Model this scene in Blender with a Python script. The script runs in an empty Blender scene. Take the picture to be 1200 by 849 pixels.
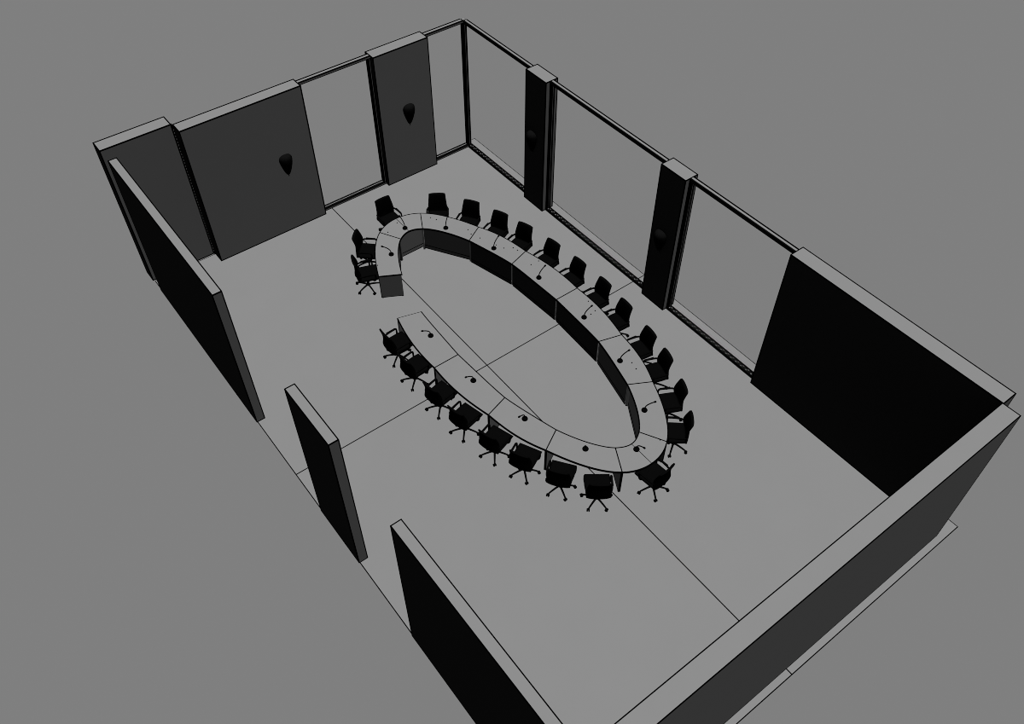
import bpy, bmesh, math
from mathutils import Vector, Matrix
SC = bpy.context.scene
COL = SC.collection
R = math.radians

# ---------------------------------------------------------------- materials
def mat(name, grey, noise=0.0, scale=6.0):
    m = bpy.data.materials.new(name); m.use_nodes = True
    nt = m.node_tree; nt.nodes.clear()
    out = nt.nodes.new('ShaderNodeOutputMaterial')
    d = nt.nodes.new('ShaderNodeBsdfDiffuse'); d.inputs['Roughness'].default_value = 0.0
    tc = nt.nodes.new('ShaderNodeTexCoord')
    nz = nt.nodes.new('ShaderNodeTexNoise'); nz.inputs['Scale'].default_value = scale
    nz.inputs['Detail'].default_value = 3
    rp = nt.nodes.new('ShaderNodeMapRange')
    rp.inputs['To Min'].default_value = grey * (1 - noise)
    rp.inputs['To Max'].default_value = grey * (1 + noise)
    cb = nt.nodes.new('ShaderNodeCombineColor')
    nt.links.new(tc.outputs['Object'], nz.inputs['Vector'])
    nt.links.new(nz.outputs['Fac'], rp.inputs['Value'])
    for k in ('Red', 'Green', 'Blue'):
        nt.links.new(rp.outputs['Result'], cb.inputs[k])
    nt.links.new(cb.outputs['Color'], d.inputs['Color'])
    nt.links.new(d.outputs['BSDF'], out.inputs['Surface'])
    return m

A = 0.0105                                   # the grey paint every surface of the model shares
M_WALL = mat('grey_wall_paint', A, 0.02, 2.0)
M_FLOOR = mat('grey_floor', A, 0.02, 1.0)
M_TABLE = mat('grey_table_laminate', A, 0.02, 5.0)
M_LINE = mat('black_edging', 0.00003, 0.1)
M_CHAIR = mat('black_chair_fabric', 0.00013, 0.15, 40.0)
M_PLASTIC = mat('black_chair_plastic', 0.00012, 0.1, 20.0)
M_LAMP = mat('black_lamp_metal', 0.0003, 0.1, 20.0)
M_MIC = mat('black_microphone', 0.0001, 0.1, 20.0)
M_FRAME = mat('black_window_metal', 0.00015, 0.1, 9.0)

def glass():
    m = bpy.data.materials.new('clear_glass'); m.use_nodes = True
    nt = m.node_tree; nt.nodes.clear()
    out = nt.nodes.new('ShaderNodeOutputMaterial')
    t = nt.nodes.new('ShaderNodeBsdfTransparent'); t.inputs['Color'].default_value = (.995, .995, .995, 1)
    nt.links.new(t.outputs['BSDF'], out.inputs['Surface'])
    return m
M_GLASS = glass()

# ---------------------------------------------------------------- helpers
def obj(name, bm, m, parent=None, smooth=False):
    bmesh.ops.recalc_face_normals(bm, faces=bm.faces)
    me = bpy.data.meshes.new(name); bm.to_mesh(me); bm.free()
    me.materials.append(m)
    if smooth:
        for p in me.polygons: p.use_smooth = True
    o = bpy.data.objects.new(name, me); COL.objects.link(o)
    if parent: o.parent = parent
    return o

def tag(o, label, cat, group=None, kind=None):
    o['label'] = label; o['category'] = cat
    if group: o['group'] = group
    if kind: o['kind'] = kind
    return o

def empty(name, loc=(0, 0, 0), rz=0.0):
    o = bpy.data.objects.new(name, None); COL.objects.link(o)
    o.location = loc; o.rotation_euler = (0, 0, rz); o.empty_display_size = .1
    return o

def copy_tree(o, parent=None):
    c = o.copy(); COL.objects.link(c); c.parent = parent
    for ch in list(o.children): copy_tree(ch, c)
    return c

def add_box(bm, x0, x1, y0, y1, z0, z1, mtx=None, bev=0.0, seg=2):
    r = bmesh.ops.create_cube(bm, size=1)
    vs = r['verts']
    for v in vs:
        v.co = Vector((x0 + (v.co.x + .5) * (x1 - x0), y0 + (v.co.y + .5) * (y1 - y0), z0 + (v.co.z + .5) * (z1 - z0)))
    if bev:
        es = list({e for v in vs for e in v.link_edges})
        rr = bmesh.ops.bevel(bm, geom=es, offset=bev, segments=seg, profile=.6, affect='EDGES')
        vs = list({v for f in rr['faces'] for v in f.verts} | {v for v in vs if v.is_valid})
    if mtx is not None:
        for v in vs: v.co = mtx @ v.co
    return vs

def box_edges(bm, x0, x1, y0, y1, z0, z1, b):
    """thin square beads along the twelve edges of a box"""
    for x in (x0, x1):
        for y in (y0, y1):
            add_box(bm, x - b, x + b, y - b, y + b, z0, z1)
        for z in (z0, z1):
            add_box(bm, x - b, x + b, y0 - b, y1 + b, z - b, z + b)
    for y in (y0, y1):
        for z in (z0, z1):
            add_box(bm, x0 - b, x1 + b, y - b, y + b, z - b, z + b)

def add_tube(bm, pts, rad, n=8, cap=True):
    pts = [Vector(p) for p in pts]
    rads = rad if isinstance(rad, (list, tuple)) else [rad] * len(pts)
    rings = []; up = None
    for i, p in enumerate(pts):
        t = (pts[min(i + 1, len(pts) - 1)] - pts[max(i - 1, 0)]).normalized()
        if up is None:
            up = Vector((0, 0, 1)) if abs(t.z) < .9 else Vector((1, 0, 0))
        a = t.cross(up).normalized(); up = a.cross(t).normalized()
        rings.append([bm.verts.new(p + (a * math.cos(2 * math.pi * k / n) + up * math.sin(2 * math.pi * k / n)) * rads[i]) for k in range(n)])
    for q, w in zip(rings, rings[1:]):
        for k in range(n): bm.faces.new((q[k], q[(k + 1) % n], w[(k + 1) % n], w[k]))
    if cap:
        bm.faces.new(rings[0][::-1]); bm.faces.new(rings[-1])

def add_lathe(bm, prof, n=20, a0=0.0, a1=2 * math.pi, mtx=None):
    full = abs(a1 - a0 - 2 * math.pi) < 1e-6
    m = n if full else n + 1
    rings = []
    for r, z in prof:
        ring = []
        for k in range(m):
            a = a0 + (a1 - a0) * k / n
            c = Vector((r * math.cos(a), r * math.sin(a), z))
            ring.append(bm.verts.new(mtx @ c if mtx is not None else c))
        rings.append(ring)
    for q, w in zip(rings, rings[1:]):
        for k in range(m if full else m - 1):
            bm.faces.new((q[k], q[(k + 1) % m], w[(k + 1) % m], w[k]))
    bmesh.ops.remove_doubles(bm, verts=[v for r in rings for v in r], dist=1e-5)

def catmull(P, k=6):
    P = [Vector(p) for p in P]; out = []
    for i in range(len(P) - 1):
        a, b, c, d = P[max(i - 1, 0)], P[i], P[i + 1], P[min(i + 2, len(P) - 1)]
        for j in range(k):
            t = j / k
            out.append(.5 * ((2 * b) + (c - a) * t + (2 * a - 5 * b + 4 * c - d) * t * t + (3 * b - a - 3 * c + d) * t ** 3))
    out.append(P[-1]); return out

H = 4.0
# ---------------------------------------------------------------- floor
SX0, SX1, SY0, SY1 = -7.483, 9.357, -5.067, 5.057
bm = bmesh.new(); add_box(bm, SX0, SX1, SY0, SY1, -.03, 0)
floor = obj('floor', bm, M_FLOOR)
tag(floor, 'plain grey rectangular floor slab divided by two crossing joint lines', 'floor', kind='structure')
bm = bmesh.new(); box_edges(bm, SX0, SX1, SY0, SY1, -.010, -.008, .0085)
obj('edge_line', bm, M_LINE, floor)
bm = bmesh.new(); add_box(bm, SX0, SX1, -.011, .011, 0, .002); obj('joint_line', bm, M_LINE, floor)
bm = bmesh.new(); add_box(bm, -.011, .011, SY0, -.011, 0, .002); add_box(bm, -.011, .011, .011, SY1, 0, .002)
obj('joint_line', bm, M_LINE, floor)

# ---------------------------------------------------------------- walls
def wall(name, x0, x1, y0, y1, label, b=.009, cat='wall'):
    bm = bmesh.new(); add_box(bm, x0, x1, y0, y1, .001, H)
    o = obj(name, bm, M_WALL); tag(o, label, cat, kind='structure')
    bm = bmesh.new(); box_edges(bm, x0 + b * .3, x1 - b * .3, y0 + b * .3, y1 - b * .3, b + .002, H - b * .3, b)
    obj('edge_line', bm, M_LINE, o)
    return o
F2F, F3B, F3F = -7.127, -7.496, -7.128
wall('wall_far', -7.907, -7.519, -5.105, -3.42, 'far corner wall piece set back behind the long left wall', .013)
wall('wall_far', -7.486, F2F, -3.388, -.261, 'wide far wall panel carrying the left dark wall lamp', .013)
wall('wall_far', F3B, F3F, 1.790, 3.443, 'narrower far wall panel between two glazed openings, with a dark lamp', .013)
wall('wall_left', -7.053, -1.773, -5.087, -4.891, 'long left wall piece running to the far corner', 0.0112)
wall('wall_left', 1.117, 2.627, -5.087, -4.891, 'short free-standing left wall piece between two doorway gaps', 0.0100)
wall('wall_left', 4.536, 8.868, -5.087, -4.891, 'left wall piece nearest the viewer, cut by the bottom edge', .0088)
wall('wall_near', 8.874, 9.221, -5.087, 4.535, 'long near wall crossing the lower right corner', .0085)
wall('wall_right', 4.153, 8.896, 4.538, 4.903, 'solid dark right wall panel beyond the last window', .010)
wall('column', -4.388, -3.593, 4.539, 4.905, 'square window-side column nearer the far glazed corner', .012, 'column')
wall('column', .451, 1.204, 4.539, 4.905, 'square window-side column halfway along the right side', .011, 'column')

# ---------------------------------------------------------------- windows
FX0, FX1 = -7.375, -7.250
RY0, RY1 = 4.655, 4.775
RH = .06
def window(n, axis, a0, a1, label, jambs=(1, 1)):
    root = empty('window_%d' % n, (0, 0, 0)); tag(root, label, 'window', kind='structure')
    def bx(bm, s0, s1, d0, d1, z0, z1):
        if axis == 'y': add_box(bm, d0, d1, s0, s1, z0, z1)
        else: add_box(bm, s0, s1, d0, d1, z0, z1)
    D0, D1 = (FX0, FX1) if axis == 'y' else (RY0, RY1)
    def rail(name, z0, z1):
        bm = bmesh.new(); bx(bm, a0, a1, D0, D1, z0, z1)
        r = obj(name, bm, M_WALL, root)
        bm = bmesh.new()
        far_side = D0 if axis == 'y' else D1
        for d in (D0, D1):
            b = .013 if d == far_side else .008
            for z in (z0 + b, z1):
                bx(bm, a0, a1, d - b, d + b, z - b, z + b)
        obj('edge_line', bm, M_LINE, r)
        return r
    rail('top_rail', H - RH, H)
    # black glazing bead below the top rail
    bm = bmesh.new()
    if axis == 'y': bx(bm, a0, a1, D1 - .045, D1 + .002, H - .002, H + .004)
    else: bx(bm, a0, a1, D0 - .002, D0 + .05, H - .002, H + .004)
    obj('glazing_bead', bm, M_FRAME, root)
    r = rail('bottom_rail', .002, RH)
    bm = bmesh.new()
    if axis == 'y':
        bx(bm, a0, a1, D1 - .085, D1 + .002, RH - .002, RH + .005)
        obj('track', bm, M_FRAME, r)
    else:
        bx(bm, a0, a1, D0 - .002, D1 + .002, RH - .002, RH + .005)
        obj('track', bm, M_FRAME, r)
        bm = bmesh.new(); s = a0 + .06
        while s < a1 - .08:
            bx(bm, s, s + .034, D0 + .032, D0 + .056, RH + .004, RH + .008)
            bx(bm, s + .05, s + .08, D0 + .07, D0 + .09, RH + .004, RH + .008)
            s += .16
        obj('drain_slots', bm, M_WALL, r)
    for k, (s0, s1) in enumerate(((a0, a0 + .07), (a1 - .07, a1))):
        if not jambs[k]: continue
        bm = bmesh.new(); bx(bm, s0, s1, D0, D1, RH, H - RH)
        j = obj('jamb', bm, M_FRAME, root)
        bm = bmesh.new(); c = (s0 + s1) / 2
        if axis == 'y': bx(bm, c - .006, c + .006, D1, D1 + .004, RH + .02, H - RH - .02)
        else:
            e = s1 if k == 0 else s0 - .004
            bx(bm, e, e + .004, (D0 + D1) / 2 - .005, (D0 + D1) / 2 + .005, RH + .02, H - RH - .02)
        obj('seal', bm, M_WALL, j)
    bm = bmesh.new(); m = (D0 + D1) / 2 + .03
    bx(bm, a0 + .07, a1 - .07, m - .004, m + .004, RH, H - RH)
    obj('pane', bm, M_GLASS, root)
    return root
window(1, 'y', -.261, 1.790, 'full-height far window between the two far wall panels')
window(2, 'y', 3.443, RY0, 'narrow full-height far window beside the glazed corner', (0, 0))
window(3, 'x', FX1, -4.388, 'full-height right window between the glazed corner and the first column', (0, 0))
window(4, 'x', -3.593, .451, 'wide full-height right window between the two columns', (1, 0))
window(5, 'x', 1.204, 4.153, 'full-height right window between the middle column and solid wall', (1, 0))
bm = bmesh.new()
add_box(bm, FX0, FX1, RY0, RY1, .002, H)
o = obj('trim_1', bm, M_FRAME); tag(o, 'black corner mullion where the far and right windows meet', 'window post', kind='structure')
bm = bmesh.new(); add_box(bm, FX1, FX1 + .004, RY0 + .05, RY0 + .062, .1, H - .1); obj('seal', bm, M_WALL, o)
bm = bmesh.new(); add_box(bm, FX0 + .01, FX1 - .03, RY0 + .03, RY1 - .01, H, H + .004); obj('post_cap', bm, M_WALL, o)

bm = bmesh.new(); add_box(bm, -7.56, -7.49, -3.419, -3.389, .002, H - .002)
o = obj('trim_2', bm, M_FRAME); tag(o, 'thin black joint strip between the two left-hand far wall panels', 'joint strip', kind='structure')
bm = bmesh.new(); z = .1
while z < H - .1:
    add_box(bm, -7.489, -7.487, -3.412, -3.397, z, z + .035); z += .085
obj('clips', bm, M_WALL, o)

# ---------------------------------------------------------------- wall lamps
def make_lamp():
    root = empty('wall_lamp')                              # +X points out of the wall, origin at the fitting on the wall
    bm = bmesh.new(); add_box(bm, .001, .016, -.06, .06, -.16, .14, bev=.006)
    obj('mounting_plate', bm, M_LAMP, root)
    bm = bmesh.new()
    prof = [(.004, -.33), (.035, -.29), (.075, -.21), (.115, -.10), (.150, .02), (.170, .12), (.173, .18), (.162, .23), (.135, .27), (.085, .297), (.03, .307), (.001, .308)]
    add_lathe(bm, prof, 18, -math.pi / 2, math.pi / 2, Matrix.Translation((.004, 0, 0)))
    sh = obj('lamp_shade', bm, M_LAMP, root, True)
    bm = bmesh.new()
    for k in range(7):                                     # raised ribs
        a = -math.pi / 2 + math.pi * (k + .5) / 7
        add_tube(bm, [(.004 + (r + .004) * math.cos(a), (r + .004) * math.sin(a), z) for r, z in prof[1:9]], .005, 5)
    obj('rib', bm, M_LAMP, sh)
    bm = bmesh.new(); add_lathe(bm, [(0, -.36), (.014, -.35), (.016, -.335), (.006, -.32), (0, -.315)], 10, mtx=Matrix.Translation((.017, 0, 0)))
    obj('finial', bm, M_LAMP, root, True)
    return root
lamp = make_lamp()
for i, (x, y, z, rz, lb) in enumerate((
        (F2F + .003, -1.06, 2.04, 0, 'black half-bowl wall lamp on the wide far wall panel'),
        (F3F + .003, 2.665, 2.03, 0, 'black half-bowl wall lamp on the narrower far wall panel'),
        (-4.07, 4.536, 2.05, -90, 'black half-bowl wall lamp on the column nearer the far corner'),
        (.78, 4.536, 2.0, -90, 'black half-bowl wall lamp on the column midway along the right side'))):
    o = lamp if i == 0 else copy_tree(lamp)
    o.location = (x, y, z); o.rotation_euler = (0, 0, R(rz))
    tag(o, lb, 'wall lamp', 'black wall lamps around the room')

# ---------------------------------------------------------------- ring table
CX, CY = -.13, .742
OUT = [(0, 2.105), (1.81, 1.93), (3.285, 1.53), (4.665, .635), (4.875, 0)]
INN = [(0, 1.432), (1.64, 1.345), (2.995, 1.01), (4.105, .33), (4.235, 0)]
def mk(P):
    a, b = P[-1][0], P[0][1]
    q = [(math.atan2(y / b, x / a), math.hypot(x / a, y / b)) for x, y in P]     # eccentric angle, radius factor
    full = []
    for t, k in q: full.append((t, k))                                            # 90 .. 0
    full = full[::-1]                                                             # 0 .. 90
    full += [(math.pi - t, k) for t, k in full[-2::-1]]                           # 90 .. 180
    full += [(2 * math.pi - t, k) for t, k in full[-2::-1]]                       # 180 .. 360
    return a, b, full
OA, OB, OQ = mk(OUT); IA, IB, IQ = mk(INN)
def pt(a, b, Q, i, f, bulge=0.0):
    """point a fraction f along knot interval i (16 intervals round the ring)"""
    i %= 16
    t0, k0 = Q[i]; t1, k1 = Q[i + 1]
    t = t0 + (t1 - t0) * f; k = k0 + (k1 - k0) * (.5 - .5 * math.cos(math.pi * f))
    p = Vector((a * k * math.cos(t), b * k * math.sin(t)))
    if i not in (0, 7, 8, 15) and not (bulge > 0 and i in (1, 6, 9, 14)): p += Vector((p.x / a ** 2, p.y / b ** 2)).normalized() * bulge * math.sin(math.pi * f)
    return Vector((CX + p.x, CY + p.y))
def offset_loop(L, d):
    n = len(L); out = []
    for i in range(n):
        e0 = (L[i] - L[i - 1]).normalized(); e1 = (L[(i + 1) % n] - L[i]).normalized()
        n0 = Vector((-e0.y, e0.x)); n1 = Vector((-e1.y, e1.x)); m = (n0 + n1)
        m = m / max(m.dot(n0), .3) if m.length > 1e-6 else n0
        out.append(L[i] + m * d)
    return out
def offset_edges(L, D):
    """inward offset with its own distance for every edge i -> i+1"""
    n = len(L); out = []
    for i in range(n):
        e0 = (L[i] - L[i - 1]).normalized(); e1 = (L[(i + 1) % n] - L[i]).normalized()
        n0 = Vector((-e0.y, e0.x)); n1 = Vector((-e1.y, e1.x)); d0, d1 = D[i - 1], D[i]
        det = n0.x * n1.y - n0.y * n1.x
        if abs(det) < .2:
            m = (n0 + n1).normalized(); out.append(L[i] + m * ((d0 + d1) / 2))
        else:
            out.append(L[i] + Vector(((d0 * n1.y - d1 * n0.y) / det, (n0.x * d1 - n1.x * d0) / det)))
    return out
def prism(bm, L, z0, z1):
    a = [bm.verts.new((p.x, p.y, z0)) for p in L]; b = [bm.verts.new((p.x, p.y, z1)) for p in L]
    n = len(L)
    for i in range(n): bm.faces.new((a[i], a[(i + 1) % n], b[(i + 1) % n], b[i]))
    return a, b
def plank(bm, p, q, th, z0, z1, side=0.0):
    """vertical board from 2D point p to q"""
    d = (q - p).normalized(); n = Vector((-d.y, d.x))
    L = [p + n * (side - th / 2), q + n * (side - th / 2), q + n * (side + th / 2), p + n * (side + th / 2)]
    a, b = prism(bm, L, z0, z1)
    bm.faces.new(a[::-1]); bm.faces.new(b)
    return L
TZ = .75
SPECK_XY = [(-4.835, 0.676), (-4.666, 0.283), (-4.476, 1.481), (-4.32, 1.561), (-3.49, 1.984), (-3.298, 1.944), (-3.04, 2.038), (-2.576, 2.21), (-2.362, 2.293), (-2.229, 2.488), (-2.088, 2.519), (-1.462, 2.462), (-1.453, 2.694), (0.378, 2.76), (0.717, 2.683), (0.742, 2.527), (2.456, 2.269), (2.65, 2.222), (-3.767, -0.588), (4.405, 1.289)]
def table_unit(ivs, label, mid_line=False):
    root = empty('conference_table_section')
    tag(root, label, 'table section', 'sections of the oval conference table')
    n = 10; outer = []; inner = []
    for iv in ivs:
        for s in range(n + 1):
            if s == 0 and outer: continue
            outer.append(pt(OA, OB, OQ, iv, s / n, .036)); inner.append(pt(IA, IB, IQ, iv, s / n, -.02))
    c = (outer[0] + inner[0] + outer[-1] + inner[-1]) / 4
    root.location = (c.x, c.y, 0)
    outer = [p - c for p in outer]; inner = [p - c for p in inner]
    loop = outer + inner[::-1]                                    # counter-clockwise: +offset goes inward
    g = offset_loop(loop, .004)
    bm = bmesh.new(); a, b = prism(bm, g, TZ - .035, TZ)
    m = len(outer)
    for vs in (a, b):
        for i in range(m - 1): bm.faces.new((vs[i], vs[i + 1], vs[2 * m - 2 - i], vs[2 * m - 1 - i]))
    top = obj('tabletop', bm, M_TABLE, root)
    # black edging round the top
    o0 = offset_loop(loop, .0005); o1 = offset_edges(loop, [.011 if i in (m - 1, 2 * m - 1) else .023 for i in range(2 * m)])
    bm = bmesh.new(); k = len(loop); R4 = []
    for P, z in ((o0, TZ - .036), (o0, TZ + .004), (o1, TZ + .004), (o1, TZ - .036)):
        R4.append([bm.verts.new((p.x, p.y, z)) for p in P])
    for j in range(4):
        for i in range(k):
            bm.faces.new((R4[j][i], R4[j][(i + 1) % k], R4[(j + 1) % 4][(i + 1) % k], R4[(j + 1) % 4][i]))
    obj('edge_band', bm, M_LINE, top)
    if mid_line:
        q = len(outer) // 2; bm = bmesh.new(); plank(bm, inner[q], outer[q], .013, TZ, TZ + .002)
        obj('joint_line', bm, M_LINE, top)
    for x, y in SPECK_XY:
        u = Vector((x, y)) - c
        # inside this unit?
        ins = False; L = loop
        for i in range(len(L)):
            p, r = L[i], L[i - 1]
            if (p.y > u.y) != (r.y > u.y) and u.x < (r.x - p.x) * (u.y - p.y) / (r.y - p.y) + p.x: ins = not ins
        if ins:
            bm = bmesh.new(); add_lathe(bm, [(0, TZ - .001), (.016, TZ - .001), (.016, TZ + .006), (.012, TZ + .009), (0, TZ + .009)], 10, mtx=Matrix.Translation((u.x, u.y, 0)))
            obj('screw_cap', bm, M_LINE, top)
    # side panels
    for (pi, po, sg) in ((inner[0], outer[0], 1), (inner[-1], outer[-1], -1)):
        d = (po - pi).normalized()
        nrm = Vector((-d.y, d.x))
        s = .010 if nrm.dot((inner[m // 2] - pi)) > 0 else -.010
        p, q = pi + d * .028, po - d * .012
        bm = bmesh.new(); L = plank(bm, p, q, .015, .02, TZ - .036, s)
        sp = obj('side_panel', bm, M_TABLE, root)
        bm = bmesh.new()
        for v in (L[1], L[2]): add_box(bm, v.x - .007, v.x + .007, v.y - .007, v.y + .007, .02, TZ - .037)
        for v, w in ((L[0], L[1]), (L[2], L[3])): plank(bm, v, w, .014, .013, .027)
        obj('edge_line', bm, M_LINE, sp)
        for v in (p + d * .03, q - d * .03):
            vv = v + nrm * s
            bm = bmesh.new(); add_lathe(bm, [(0, 0), (.018, 0), (.018, .008), (.008, .01), (.008, .02), (0, .02)], 10, mtx=Matrix.Translation((vv.x, vv.y, .0)))
            obj('foot', bm, M_LINE, sp)
    # modesty panel: straight board pushed out until it clears the curved inner edge
    ch = (inner[-1] - inner[0]).normalized(); nn = Vector((-ch.y, ch.x))
    if nn.dot(outer[m // 2] - inner[m // 2]) < 0: nn = -nn
    sag = max((p - inner[0]).dot(nn) for p in inner) + .02
    def on(pi, po, inset):
        d = (po - pi).normalized(); k = sag / d.dot(nn); return pi + d * k
    p = on(inner[0], outer[0], 0) + ch * .03; q = on(inner[-1], outer[-1], 0) - ch * .03
    bm = bmesh.new(); plank(bm, p, q, .02, .13, TZ - .036)
    mp = obj('modesty_panel', bm, M_TABLE, root)
    bm = bmesh.new(); plank(bm, p - nn * .012, q - nn * .012, .012, .118, .134)
    obj('edge_line', bm, M_LINE, mp)
    bm = bmesh.new(); plank(bm, p, q, .02, .02, .12)
    kb = obj('kick_board', bm, M_TABLE, root)
    bm = bmesh.new(); plank(bm, p - nn * .012, q - nn * .012, .012, .012, .028)
    obj('edge_line', bm, M_LINE, kb)
    return root
# knots: 0 = near nose(+x), counter-clockwise; 4 = +y middle; 8 = far nose; 12 = -y middle
UN = 'grey table section'
table_unit((15, 0), 'rounded grey table section closing the near end of the oval', True)
table_unit((1,), 'grey window-side table section next to the near rounded end')
table_unit((2,), 'grey window-side table section, second from the near rounded end')
table_unit((3,), 'grey window-side table section just near of the crossing floor joint')
table_unit((4,), 'grey window-side table section just far of the crossing floor joint')
table_unit((5,), 'grey window-side table section, second from the far rounded end')
table_unit((6,), 'grey window-side table section next to the far rounded end')
table_unit((7, 8), 'rounded grey table section closing the far end of the oval', True)
table_unit((9,), 'short grey table section ending in an exposed panel at the gap')
table_unit((11,), 'grey table section across the gap from the exposed panel, with a free end')
table_unit((12,), 'grey table section, second from the free end on the doorway side')
table_unit((13,), 'grey table section, third from the free end on the doorway side')
table_unit((14,), 'grey doorway-side table section next to the near rounded end')

# ---------------------------------------------------------------- microphones
def make_mic():
    root = empty('gooseneck_microphone')                 # neck leans towards +X
    bm = bmesh.new(); add_lathe(bm, [(0, 0), (.066, 0), (.068, .014), (.060, .034), (.036, .05), (.014, .056), (0, .056)], 20)
    obj('base', bm, M_MIC, root, True)
    P = catmull([(0, 0, .04), (.003, 0, .10), (.03, 0, .165), (.085, 0, .22), (.14, 0, .255), (.185, 0, .278)], 5)
    bm = bmesh.new(); add_tube(bm, P, .012, 8); obj('neck', bm, M_MIC, root, True)
    bm = bmesh.new(); add_tube(bm, [(.175, 0, .274), (.18, 0, .276), (.205, 0, .286), (.222, 0, .292), (.228, 0, .294)], [.012, .019, .021, .018, .008], 10)
    obj('capsule', bm, M_MIC, root, True)
    return root
mic = make_mic()
MICS = [(-4.523, .718, 'at the far rounded end of the table'),
        (-3.892, -.103, 'on the short far table section beside the gap'),
        (-3.886, 1.56, 'on the window-side section next to the far rounded end'),
        (-2.502, 2.079, 'on the second window-side section from the far rounded end'),
        (-.972, 2.318, 'on the window-side section just far of the crossing floor joint'),
        (.728, 2.326, 'on the window-side section just near of the crossing floor joint'),
        (2.256, 2.088, 'on the second window-side section from the near rounded end'),
        (3.627, 1.562, 'on the window-side section next to the near rounded end'),
        (4.284, .726, 'at the near rounded end of the table'),
        (3.63, -.11, 'on the doorway-side section next to the near rounded end'),
        (2.242, -.629, 'on the third section from the free table end'),
        (.711, -.881, 'on the second section from the free table end'),
        (-.984, -.874, 'on the table section with the free end')]
for i, (x, y, lb) in enumerate(MICS):
    o = mic if i == 0 else copy_tree(mic)
    n = Vector(((x - CX) / 4.55 ** 2, (y - CY) / 1.77 ** 2))
    o.location = (x, y, TZ + .001); o.rotation_euler = (0, 0, math.atan2(n.y, n.x))
    tag(o, 'black gooseneck microphone ' + lb, 'microphone', 'gooseneck microphones on the conference table')

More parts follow.
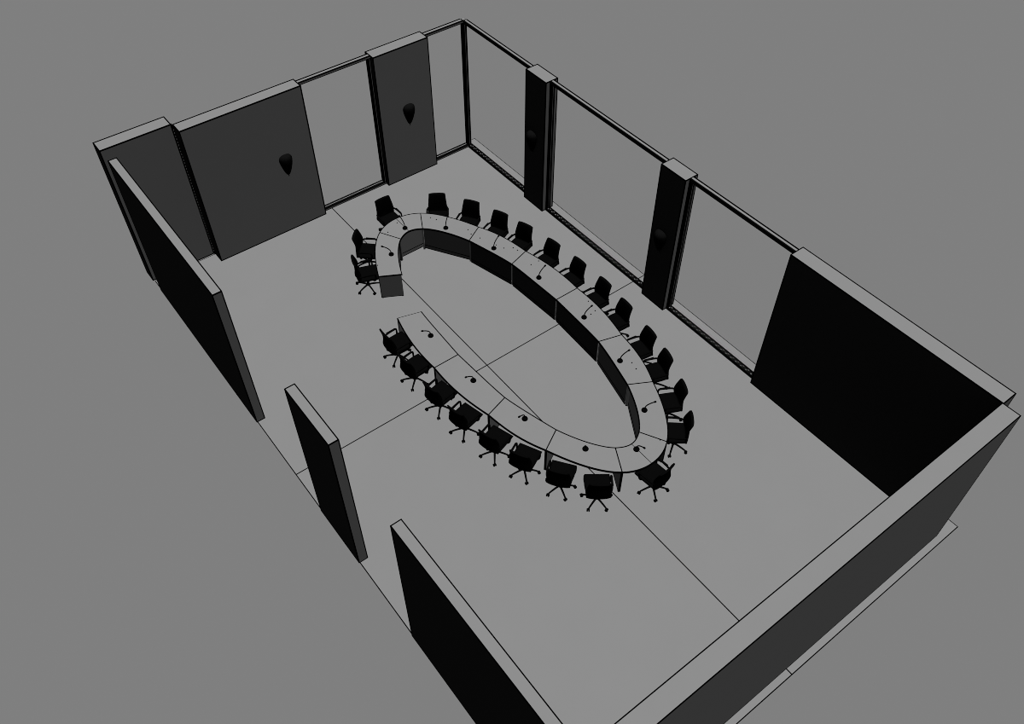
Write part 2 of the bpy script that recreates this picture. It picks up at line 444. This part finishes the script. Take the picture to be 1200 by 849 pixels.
# ---------------------------------------------------------------- chairs
def make_chair():
    root = empty('office_chair')                          # faces +X
    # seat cushion: rounded, waterfall front
    bm = bmesh.new(); nx, ny = 10, 10; top = []; bot = []
    for i in range(nx + 1):
        rt, rb = [], []
        u = i / nx; x = -.205 + .54 * u
        for j in range(ny + 1):
            v = -1 + 2 * j / ny
            e = (abs(2 * u - 1) ** 6 + abs(v) ** 6)
            hw = .268 * (1 - .02 * abs(2 * u - 1) ** 4)
            z = .500 - .014 * min(e, 1.3) + .004 * v * v - .010 * max(0, u - .75) ** 2 * 16
            rt.append(bm.verts.new((x, hw * v, z)))
            rb.append(bm.verts.new((x * .96 + .002, hw * v * .95, .425 + .01 * min(e, 1.3))))
        top.append(rt); bot.append(rb)
    for i in range(nx):
        for j in range(ny):
            bm.faces.new((top[i][j], top[i + 1][j], top[i + 1][j + 1], top[i][j + 1]))
            bm.faces.new((bot[i][j], bot[i][j + 1], bot[i + 1][j + 1], bot[i + 1][j]))
    for i in range(nx):
        bm.faces.new((top[i][0], bot[i][0], bot[i + 1][0], top[i + 1][0])); bm.faces.new((top[i][ny], top[i + 1][ny], bot[i + 1][ny], bot[i][ny]))
    for j in range(ny):
        bm.faces.new((top[0][j], top[0][j + 1], bot[0][j + 1], bot[0][j])); bm.faces.new((top[nx][j], bot[nx][j], bot[nx][j + 1], top[nx][j + 1]))
    obj('seat', bm, M_CHAIR, root, True)
    # backrest
    Z = [.435, .47, .53, .62, .72, .82, .91, .985, 1.0]
    W = [.256, .262, .262, .256, .246, .236, .226, .219, .214]
    X = [-.205, -.215, -.222, -.222, -.218, -.222, -.234, -.250, -.255]
    BW = [.02, .035, .055, .07, .065, .045, .025, .012, .010]
    bm = bmesh.new(); fr = []; bk = []
    for z, w, x, bw in zip(Z, W, X, BW):
        a, b = [], []
        for j in range(9):
            v = -1 + j / 4
            fx = x + bw * v * v
            th = .055 * (1 - .35 * v ** 4)
            a.append(bm.verts.new((fx, w * v, z))); b.append(bm.verts.new((fx - th, w * v, z + .004)))
        fr.append(a); bk.append(b)
    for i in range(8):
        for j in range(8):
            bm.faces.new((fr[i][j], fr[i][j + 1], fr[i + 1][j + 1], fr[i + 1][j]))
            bm.faces.new((bk[i][j], bk[i + 1][j], bk[i + 1][j + 1], bk[i][j + 1]))
        for j in (0, 8):
            bm.faces.new((fr[i][j], fr[i + 1][j], bk[i + 1][j], bk[i][j]))
    for i in (0, 8):
        for j in range(8):
            bm.faces.new((fr[i][j], bk[i][j], bk[i][j + 1], fr[i][j + 1]))
    obj('backrest', bm, M_CHAIR, root, True)
    # spine joining seat and back
    bm = bmesh.new(); add_tube(bm, catmull([(-.02, 0, .41), (-.16, 0, .40), (-.25, 0, .44), (-.265, 0, .55), (-.25, 0, .66)], 5), [.026] * 21, 8)
    obj('back_support', bm, M_PLASTIC, root, True)
    bm = bmesh.new(); add_box(bm, -.13, .12, -.10, .10, .375, .428, bev=.012); obj('tilt_mechanism', bm, M_PLASTIC, root)
    # armrests
    for s in (-1, 1):
        bm = bmesh.new()
        P = catmull([(-.19, s * .245, .615), (-.12, s * .268, .628), (.02, s * .276, .64), (.15, s * .276, .645), (.188, s * .275, .63), (.195, s * .272, .56), (.19, s * .268, .47), (.15, s * .245, .425), (.06, s * .12, .405)], 5)
        add_tube(bm, P, .021, 8)
        arm = obj('armrest', bm, M_PLASTIC, root, True)
        bm = bmesh.new(); add_box(bm, -.08, .17, s * .276 - .024, s * .276 + .024, .648, .666, bev=.008)
        obj('arm_pad', bm, M_PLASTIC, arm)
    bm = bmesh.new(); add_lathe(bm, [(0, .10), (.030, .10), (.030, .25), (.018, .255), (.018, .38), (0, .38)], 14)
    obj('gas_lift', bm, M_PLASTIC, root, True)
    bm = bmesh.new(); add_lathe(bm, [(0, .085), (.045, .085), (.052, .10), (.048, .128), (.032, .14), (0, .14)], 16)
    obj('base_hub', bm, M_PLASTIC, root, True)
    for k in range(5):
        a = 2 * math.pi * k / 5; m = Matrix.Rotation(a, 4, 'Z')
        bm = bmesh.new()
        P = [m @ Vector(p) for p in [(.03, 0, .112), (.12, 0, .108), (.22, 0, .096), (.29, 0, .080), (.318, 0, .066)]]
        add_tube(bm, P, [.024, .022, .020, .018, .016], 8)
        leg = obj('leg', bm, M_PLASTIC, root, True)
        bm = bmesh.new()
        sw = Matrix.Translation(m @ Vector((.322, 0, .036))) @ Matrix.Rotation(a + .5, 4, 'Z') @ Matrix.Rotation(math.pi / 2, 4, 'X')
        for off in (-.019, .019):
            add_lathe(bm, [(0, off - .014), (.029, off - .014), (.036, off - .007), (.036, off + .007), (.029, off + .014), (0, off + .014)], 14, mtx=sw)
        add_tube(bm, [m @ Vector((.318, 0, .03)), m @ Vector((.318, 0, .07))], .012, 8)
        obj('caster', bm, M_PLASTIC, leg, True)
    return root
chair = make_chair()
DG, WG, EG = 'chairs along the doorway side of the table', 'chairs along the window side of the table', 'chairs around the ends of the table'
b = 'black swivel armchair '
CH = [(4.385, -.394, 143, b + 'on the doorway side, next to the near rounded table end', DG),
      (3.689, -.814, 126, b + 'on the doorway side, second from the near rounded table end', DG),
      (2.903, -1.154, 116, b + 'on the doorway side, third from the near rounded table end', DG),
      (2.145, -1.372, 107, b + 'on the doorway side, fourth from the near rounded table end', DG),
      (1.246, -1.527, 103, b + 'on the doorway side, fourth from the free table end', DG),
      (.397, -1.592, 101, b + 'on the doorway side, third from the free table end', DG),
      (-.622, -1.591, 96, b + 'on the doorway side, second from the free table end', DG),
      (-1.473, -1.525, 92, b + 'on the doorway side, closest to the free table end', DG),
      (4.881, .729, 185, b + 'alone at the near rounded table end, facing down the oval', EG),
      (-5.37, .742, 0, b + 'alone at the far rounded table end, turned from the far wall', EG),
      (-4.66, -.376, 45, b + 'at the short far section, between the far-end chair and gap chair', EG),
      (-3.944, -.839, 69, b + 'beside the exposed grey end panel at the table gap', EG),
      (-4.70, 1.85, -35, b + 'on the window side, next to the far rounded table end', WG),
      (-3.97, 2.336, -57, b + 'on the window side, second from the far rounded table end', WG),
      (-3.18, 2.645, -68, b + 'on the window side, third from the far rounded table end', WG),
      (-2.43, 2.855, -72, b + 'on the window side, fourth from the far rounded table end', WG),
      (-1.53, 3.005, -83, b + 'on the window side, fifth from the far rounded table end', WG),
      (-.62, 3.077, -88, b + 'on the window side, sixth from the far rounded table end', WG),
      (.286, 3.094, -92, b + 'on the window side, sixth from the near rounded table end', WG),
      (1.128, 3.003, -95, b + 'on the window side, fifth from the near rounded table end', WG),
      (2.12, 2.84, -100, b + 'on the window side, fourth from the near rounded table end', WG),
      (2.837, 2.67, -108, b + 'on the window side, third from the near rounded table end', WG),
      (3.67, 2.32, -117, b + 'on the window side, second from the near rounded table end', WG),
      (4.35, 1.85, -130, b + 'on the window side, next to the near rounded table end', WG)]
for i, (x, y, h, lb, g) in enumerate(CH):
    o = chair if i == 0 else copy_tree(chair)
    o.location = (x, y, .003); o.rotation_euler = (0, 0, R(h))
    tag(o, lb, 'chair', g)

# ---------------------------------------------------------------- light
def sun(name, vec, top_grey):
    """shadowless directional lamp; vec = light reaching a face along each axis"""
    v = Vector(vec); L = bpy.data.lights.new(name, 'SUN')
    L.energy = v.length * math.pi / A; L.angle = 0.0; L.use_shadow = False
    o = bpy.data.objects.new(name, L); COL.objects.link(o)
    o.rotation_euler = v.to_track_quat('Z', 'Y').to_euler(); o.location = (0, 0, 12)
    return o
sun('sun_key', (.0305, .0125, .134), 0)
sun('sun_fill', (-.0290, .0030, .134), 0)
w = bpy.data.worlds.new('world'); SC.world = w; w.use_nodes = True
bg = w.node_tree.nodes['Background']; bg.inputs['Color'].default_value = (.213, .213, .213, 1); bg.inputs['Strength'].default_value = 1

# ---------------------------------------------------------------- camera
cam = bpy.data.cameras.new('camera'); co = bpy.data.objects.new('camera', cam); COL.objects.link(co)
co.location = (8.51979519 * 4 / 3, -5.96755651 * 4 / 3, 12.1106499 * 4 / 3)
co.rotation_euler = (.712770865, 0, .917232560)
cam.sensor_fit = 'HORIZONTAL'; cam.sensor_width = 36; cam.lens = 1056.21565 * 36 / 1200
cam.clip_end = 200
SC.camera = co
SC.view_settings.view_transform = 'Standard'; SC.view_settings.look = 'None'
SC.view_settings.exposure = 0; SC.view_settings.gamma = 1; SC.view_settings.use_curve_mapping = False
SC.cycles.filter_width = 0.9
